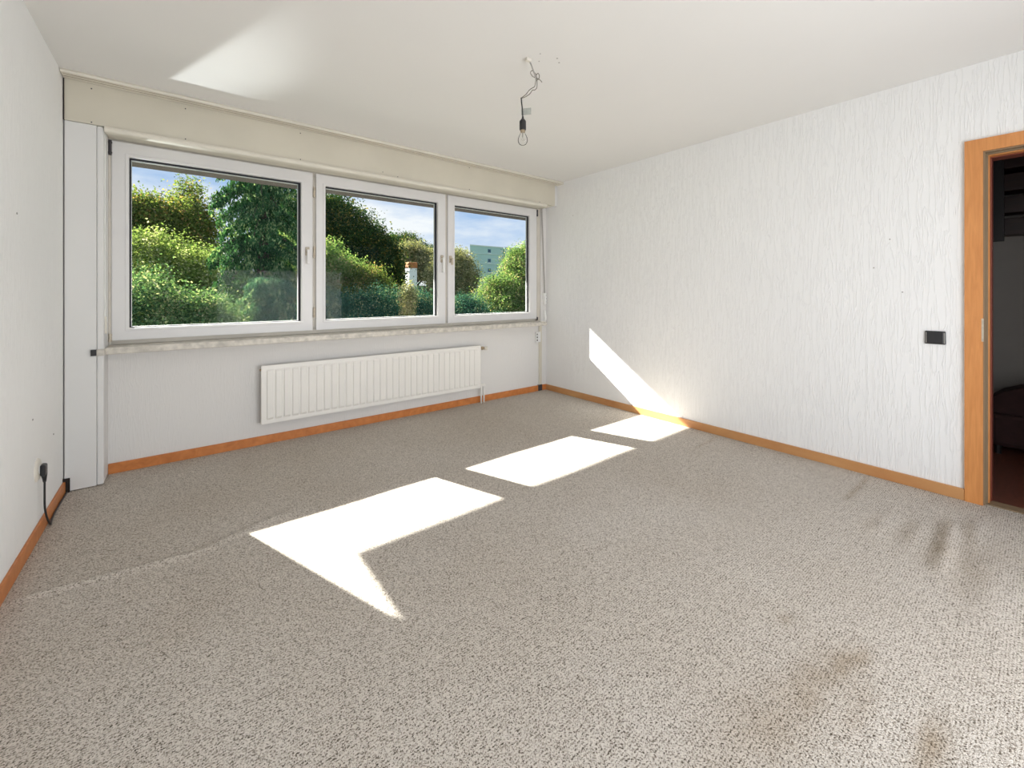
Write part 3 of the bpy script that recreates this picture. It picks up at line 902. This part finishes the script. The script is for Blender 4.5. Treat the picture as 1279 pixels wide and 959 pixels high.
def broadleaf(name, label, cat, blobs, leaf, aspect, mat, group=None, trunk_r=.12, branches=7, spread=.22):
    """blobs: (centre, radii, clusters, leaves per cluster)"""
    c0 = np.array(blobs[0][0]); gz = ground_z(c0[1])
    group = group or ('trees outside the window' if cat == 'tree' else 'bushes outside the window' if cat == 'bush' else None)
    t = thing(name, (c0[0], c0[1], gz), label, cat, group)
    b = NB(); tube(b, [(c0[0], c0[1], gz), (c0[0] + .05, c0[1], gz + (c0[2] - gz) * .5), (c0[0], c0[1] + .05, c0[2])], [trunk_r, trunk_r * .8, trunk_r * .45], 8)
    obj('trunk', b, M['bark'], t, smooth=True)
    PP, NN = [], []
    for c, r, k, per in blobs:
        P, N, C = crown(c, r, int(k * 1.5), int(per * 2.2), spread)
        PP.append(P); NN.append(N)
        nb = max(2, branches // len(blobs))
        for q in C[rng.choice(len(C), nb, replace=False)]:
            s = Vector((c0[0], c0[1], gz + (q[2] - gz) * .45)); e = Vector(q)
            mid = s.lerp(e, .5) + Vector((0, 0, .12 * (e - s).length))
            b = NB(); tube(b, [s, mid, e], [trunk_r * .5, trunk_r * .3, trunk_r * .1], 6)
            obj('branch', b, M['bark'], t, smooth=True)
    leaf_mesh('foliage', np.concatenate(PP), np.concatenate(NN), leaf * .50, aspect, mat, t)
    return t

L = {
    'airy': leaf_mat('leaf_yellow_green', (.05, .10, .025), (.22, .27, .08), .45, (.40, .28, .12)),
    'bright': leaf_mat('leaf_bright_lime', (.08, .15, .04), (.32, .40, .14), .45, (.62, .62, .42)),
    'mid': leaf_mat('leaf_mid_green', (.04, .105, .05), (.17, .27, .12), .4, (.46, .48, .30)),
    'needle': leaf_mat('needle_dark_green', (.012, .05, .024), (.075, .19, .08), .3, (.30, .42, .20)),
    'needle_blue': leaf_mat('needle_blue_green', (.020, .085, .055), (.085, .20, .125), .3, (.32, .42, .26)),
    'dark': leaf_mat('leaf_dark_green', (.013, .045, .022), (.065, .115, .035), .35, (.22, .19, .05)),
    'far': leaf_mat('leaf_olive', (.11, .135, .065), (.38, .38, .22), .35, (.52, .45, .28)),
    'teal': leaf_mat('leaf_teal_green', (.022, .085, .066), (.075, .175, .12), .3, (.32, .38, .22)),
    'pale': leaf_mat('leaf_pale_green', (.07, .16, .045), (.27, .37, .14), .45, (.48, .40, .25)),
}

# --- left pane
broadleaf('deciduous_tree', 'airy yellow-green tree against the sky at far left of the left pane', 'tree',
          [((-1.0, 24, 4.0), (1.7, 1.5, 1.4), 260, 34), ((.6, 25, 3.9), (1.0, 1.2, 1.6), 110, 26), ((-2.6, 24, 4.1), (1.2, 1.2, 1.4), 120, 30),
           ((.35, 26, 5.7), (.55, .6, 1.0), 26, 26)],
          .15, .75, L['airy'], None, .16, 12, .28)
broadleaf('bush', 'sunlit lime-green bush below the airy tree in the left pane', 'bush',
          [((-.7, 15, 1.6), (1.5, 1.0, 1.15), 230, 40), ((.5, 15.2, 1.4), (.8, .8, 1.0), 120, 36)], .085, .8, L['bright'], None, .07, 6, .2)
broadleaf('bush', 'mid-green shrub at the lower left corner of the left pane', 'bush',
          [((-.45, 9.6, .55), (.85, .8, .95), 240, 42), ((.35, 9.9, .35), (.75, .7, .85), 170, 40)], .06, .85, L['mid'], None, .05, 6, .15)

def conifer(label, x, y, z0, z1, r0, r1, levels, per_level, mat, droop, leaf):
    gz = ground_z(y)
    t = thing('conifer', (x, y, gz), label, 'tree', 'trees outside the window')
    b = NB(); tube(b, [(x, y, gz), (x, y, (gz + z1) / 2), (x, y, z1)], [.2, .14, .02], 10)
    obj('trunk', b, M['bark'], t, smooth=True)
    P, A = [], []
    for k in range(levels):
        f = k / (levels - 1)
        z = z0 + (z1 - z0) * f
        Lr = (r0 + (r1 - r0) * f ** .8)
        a0 = rng.uniform(0, 6.28)
        for j in range(per_level):
            a = a0 + 6.283 * j / per_level + rng.normal() * .25
            Ls = Lr * rng.uniform(.65, 1.12)
            zz = z + rng.normal() * .08
            path = []
            for s in np.linspace(0, 1, 5):
                path.append((x + math.cos(a) * Ls * s, y + math.sin(a) * Ls * s, zz + Ls * (.18 * s - droop * s * s)))
            if j % 3 == 0:
                b = NB(); tube(b, path, [.035, .03, .022, .014, .006], 5)
                obj('branch', b, M['bark'], t)
            for s in rng.uniform(.15, 1.03, int(30 + 55 * Ls)):
                cx, cy = x + math.cos(a) * Ls * s, y + math.sin(a) * Ls * s
                cz = zz + Ls * (.18 * s - droop * s * s)
                side = rng.normal() * .15 * (1.1 - .6 * s)
                cx += -math.sin(a) * side; cy += math.cos(a) * side
                hang = rng.uniform(.04, .22)
                m = rng.integers(6, 10)
                q = np.stack([np.full(m, cx), np.full(m, cy), cz - np.linspace(0, hang, m)], 1) + rng.normal(size=(m, 3)) * .022
                P.append(q)
    P = np.concatenate(P)
    N = rng.normal(size=P.shape); N[:, 2] *= .45; N /= np.linalg.norm(N, axis=1, keepdims=True)
    leaf_mesh('foliage', P, N, leaf, 1.15, mat, t, down=((0, 0, -1), .35))
    return t
conifer('tall dark conifer with drooping boughs filling the right of the left pane', 1.72, 12.8, 0.2, 6.0, 1.75, .75, 17, 9, L['needle'], .72, .034)
conifer('low blue-green conifer with spreading boughs at the foot of the left pane', 1.55, 10.6, -.7, 1.45, 1.6, .45, 10, 11, L['needle_blue'], .30, .030)
broadleaf('bush', 'lit yellow-green sprig of bush right of the tall conifer', 'bush',
          [((3.2, 17.5, 2.6), (.7, .6, .9), 70, 34)], .09, .8, L['bright'], None, .06, 4, .2)

# --- middle pane
broadleaf('deciduous_tree', 'big dark broadleaf tree at the upper left of the middle pane', 'tree',
          [((6.2, 24, 4.3), (2.3, 1.8, 2.3), 330, 40), ((8.4, 24.3, 3.2), (1.8, 1.6, 1.9), 260, 40), ((9.25, 24.5, 2.3), (1.1, 1.4, 1.6), 170, 38), ((4.6, 24, 3.8), (1.3, 1.4, 2.2), 150, 38)],
          .17, .75, L['dark'], None, .25, 12, .34)
broadleaf('bush', 'bright green bush at the left edge of the middle pane', 'bush',
          [((3.35, 13, 1.75), (.70, .65, .85), 150, 40), ((4.05, 13.1, 1.35), (.6, .6, .75), 110, 40)], .075, .85, L['pale'], None, .06, 6, .17)
broadleaf('bush', 'yellow-green bush in the middle of the middle pane', 'bush',
          [((4.35, 12.2, 1.15), (.62, .55, .8), 150, 40), ((3.7, 12.0, .7), (.6, .5, .6), 90, 36)], .07, .85, L['airy'], None, .05, 5, .15)
broadleaf('deciduous_tree', 'olive-beige tree behind the white chimney in the middle pane', 'tree',
          [((15.2, 33, 3.7), (1.7, 1.4, 1.6), 220, 36), ((17.6, 33, 3.3), (1.6, 1.4, 1.5), 190, 36)], .17, .8, L['far'], None, .2, 8, .32)
broadleaf('deciduous_tree', 'distant dark green treetop on the skyline of the middle pane', 'tree',
          [((20.2, 46, 6.2), (2.3, 1.6, 1.5), 160, 36), ((23.5, 46, 5.0), (2.0, 1.6, 1.5), 130, 36)], .24, .8, L['dark'], None, .3, 6, .45)
broadleaf('bush', 'dark teal shrub along the bottom of the middle pane', 'bush',
          [((2.9, 10.2, .35), (.75, .6, .85), 180, 40), ((3.9, 10.3, .40), (.8, .6, .85), 190, 40), ((4.95, 10.4, .40), (.75, .6, .90), 180, 40)], .06, .85, L['teal'], None, .05, 8, .15)
broadleaf('sapling', 'slim pale-leaved sapling in front of the teal shrub in the middle pane', 'sapling',
          [((4.12, 9.1, 1.0), (.17, .17, .48), 42, 20), ((4.08, 9.1, .35), (.16, .16, .4), 22, 18)], .05, .9, L['far'], None, .018, 4, .06)
# --- right pane
broadleaf('bush', 'rounded olive-green bush at the left of the right pane', 'bush',
          [((10.75, 18.4, 2.0), (1.15, 1.0, 1.35), 260, 40), ((10.2, 18.0, 1.0), (1.0, .9, 1.1), 150, 38)], .10, .85, L['far'], None, .09, 6, .22)
broadleaf('bush', 'large sunny green bush at the right of the right pane', 'bush',
          [((11.55, 13.6, 1.9), (1.05, .9, 1.25), 300, 42), ((9.9, 13.2, .85), (1.0, .8, 1.0), 220, 42), ((10.6, 12.6, .5), (1.5, .8, .9), 260, 42)], .08, .85, L['pale'], None, .08, 9, .18)
broadleaf('bush', 'dark teal shrub at the lower left of the right pane', 'bush',
          [((6.45, 10.4, .30), (.75, .6, .80), 200, 40), ((7.5, 10.6, -.25), (.8, .6, .75), 130, 40)], .06, .85, L['teal'], None, .05, 5, .15)

# --- house with white chimney, between the trees
t = thing('house', (14.5, 31, ground_z(31)), 'small house roof with a white terracotta-capped chimney among the trees', 'house')
b = NB(); box(b, 13.0, 17.0, 30.2, 33, ground_z(31), .9); obj('wall', b, M['white_render'], t)
b = NB(); extrude_x(b, [(29.9, .8), (31.6, 1.75), (33.3, .8), (33.3, .7), (29.9, .7)], 12.8, 17.2); obj('roof', b, M['roof'], t)
b = NB(); box(b, 13.70, 14.34, 30.0, 30.7, .7, 3.05); ch = obj('chimney', b, M['white_render'], t)
b = NB(); box(b, 13.66, 14.38, 29.96, 30.74, 3.05, 3.5); obj('chimney_cap', b, M['terracotta'], ch, bevel=.05)

# --- far apartment block
def prism_z(bm, poly, z0, z1):
    a = [bm.verts.new((x, y, z0)) for x, y in poly]; c = [bm.verts.new((x, y, z1)) for x, y in poly]
    for k in range(len(poly)):
        j = (k + 1) % len(poly); bm.faces.new((a[k], a[j], c[j], c[k]))
    bm.faces.new(a[::-1]); bm.faces.new(c)
    return bm
t = thing('apartment_block', (76, 104, 0), 'distant flat-roofed green apartment block on the skyline of the right pane', 'building')
b = NB(); prism_z(b, ((63.9, 100), (75.6, 100), (84, 112), (73, 112)), 0, 14.3); obj('wall', b, M['green_wall'], t)
b = NB(); box(b, 77.2, 96, 101.5, 112, 0, 14.6); obj('wall', b, M['green_wall'], t)
b = NB(); box(b, 75.6, 77.2, 103.5, 112, 0, 14.0); obj('stair_recess', b, M['roof'], t)
for x0, x1, y in ((63.8, 75.7, 99.9), (77.1, 96.1, 101.4)):
    zt = 14.3 if y < 100 else 14.6
    b = NB(); prism_z(b, ((x0, y), (x1, y), (x1 + 8.4, 112.1), (x0 + 9.2, 112.1)), zt, zt + .3); obj('roof_edge', b, M['pale_ledge'], t)
    for z in (12.2, 9.4, 6.6, 3.8):
        b = NB(); box(b, x0 + .1, x1 - .1, y - .02, y + .3, z - .06, z + .06); obj('ledge', b, M['pale_ledge'], t)
for x in (70.5, 80.5, 87.0):
    for z in (13.15, 10.35, 7.55, 4.75):
        y = 100 if x < 76 else 101.5
        b = NB(); ring_y(b, x - .55, x + .55, z - .55, z + .55, .12, .12, .12, y - .06, y + .1)
        f = obj('window', b, M['blue_shutter'], t)
        b = NB(); box(b, x - .45, x + .45, y - .02, y + .02, z - .45, z + .45); obj('pane', b, M['dark_glass'], f)
        b = NB(); box(b, x - .6, x + .6, y - .12, y + .02, z - .72, z - .56); obj('window_ledge', b, M['white_render'], f)
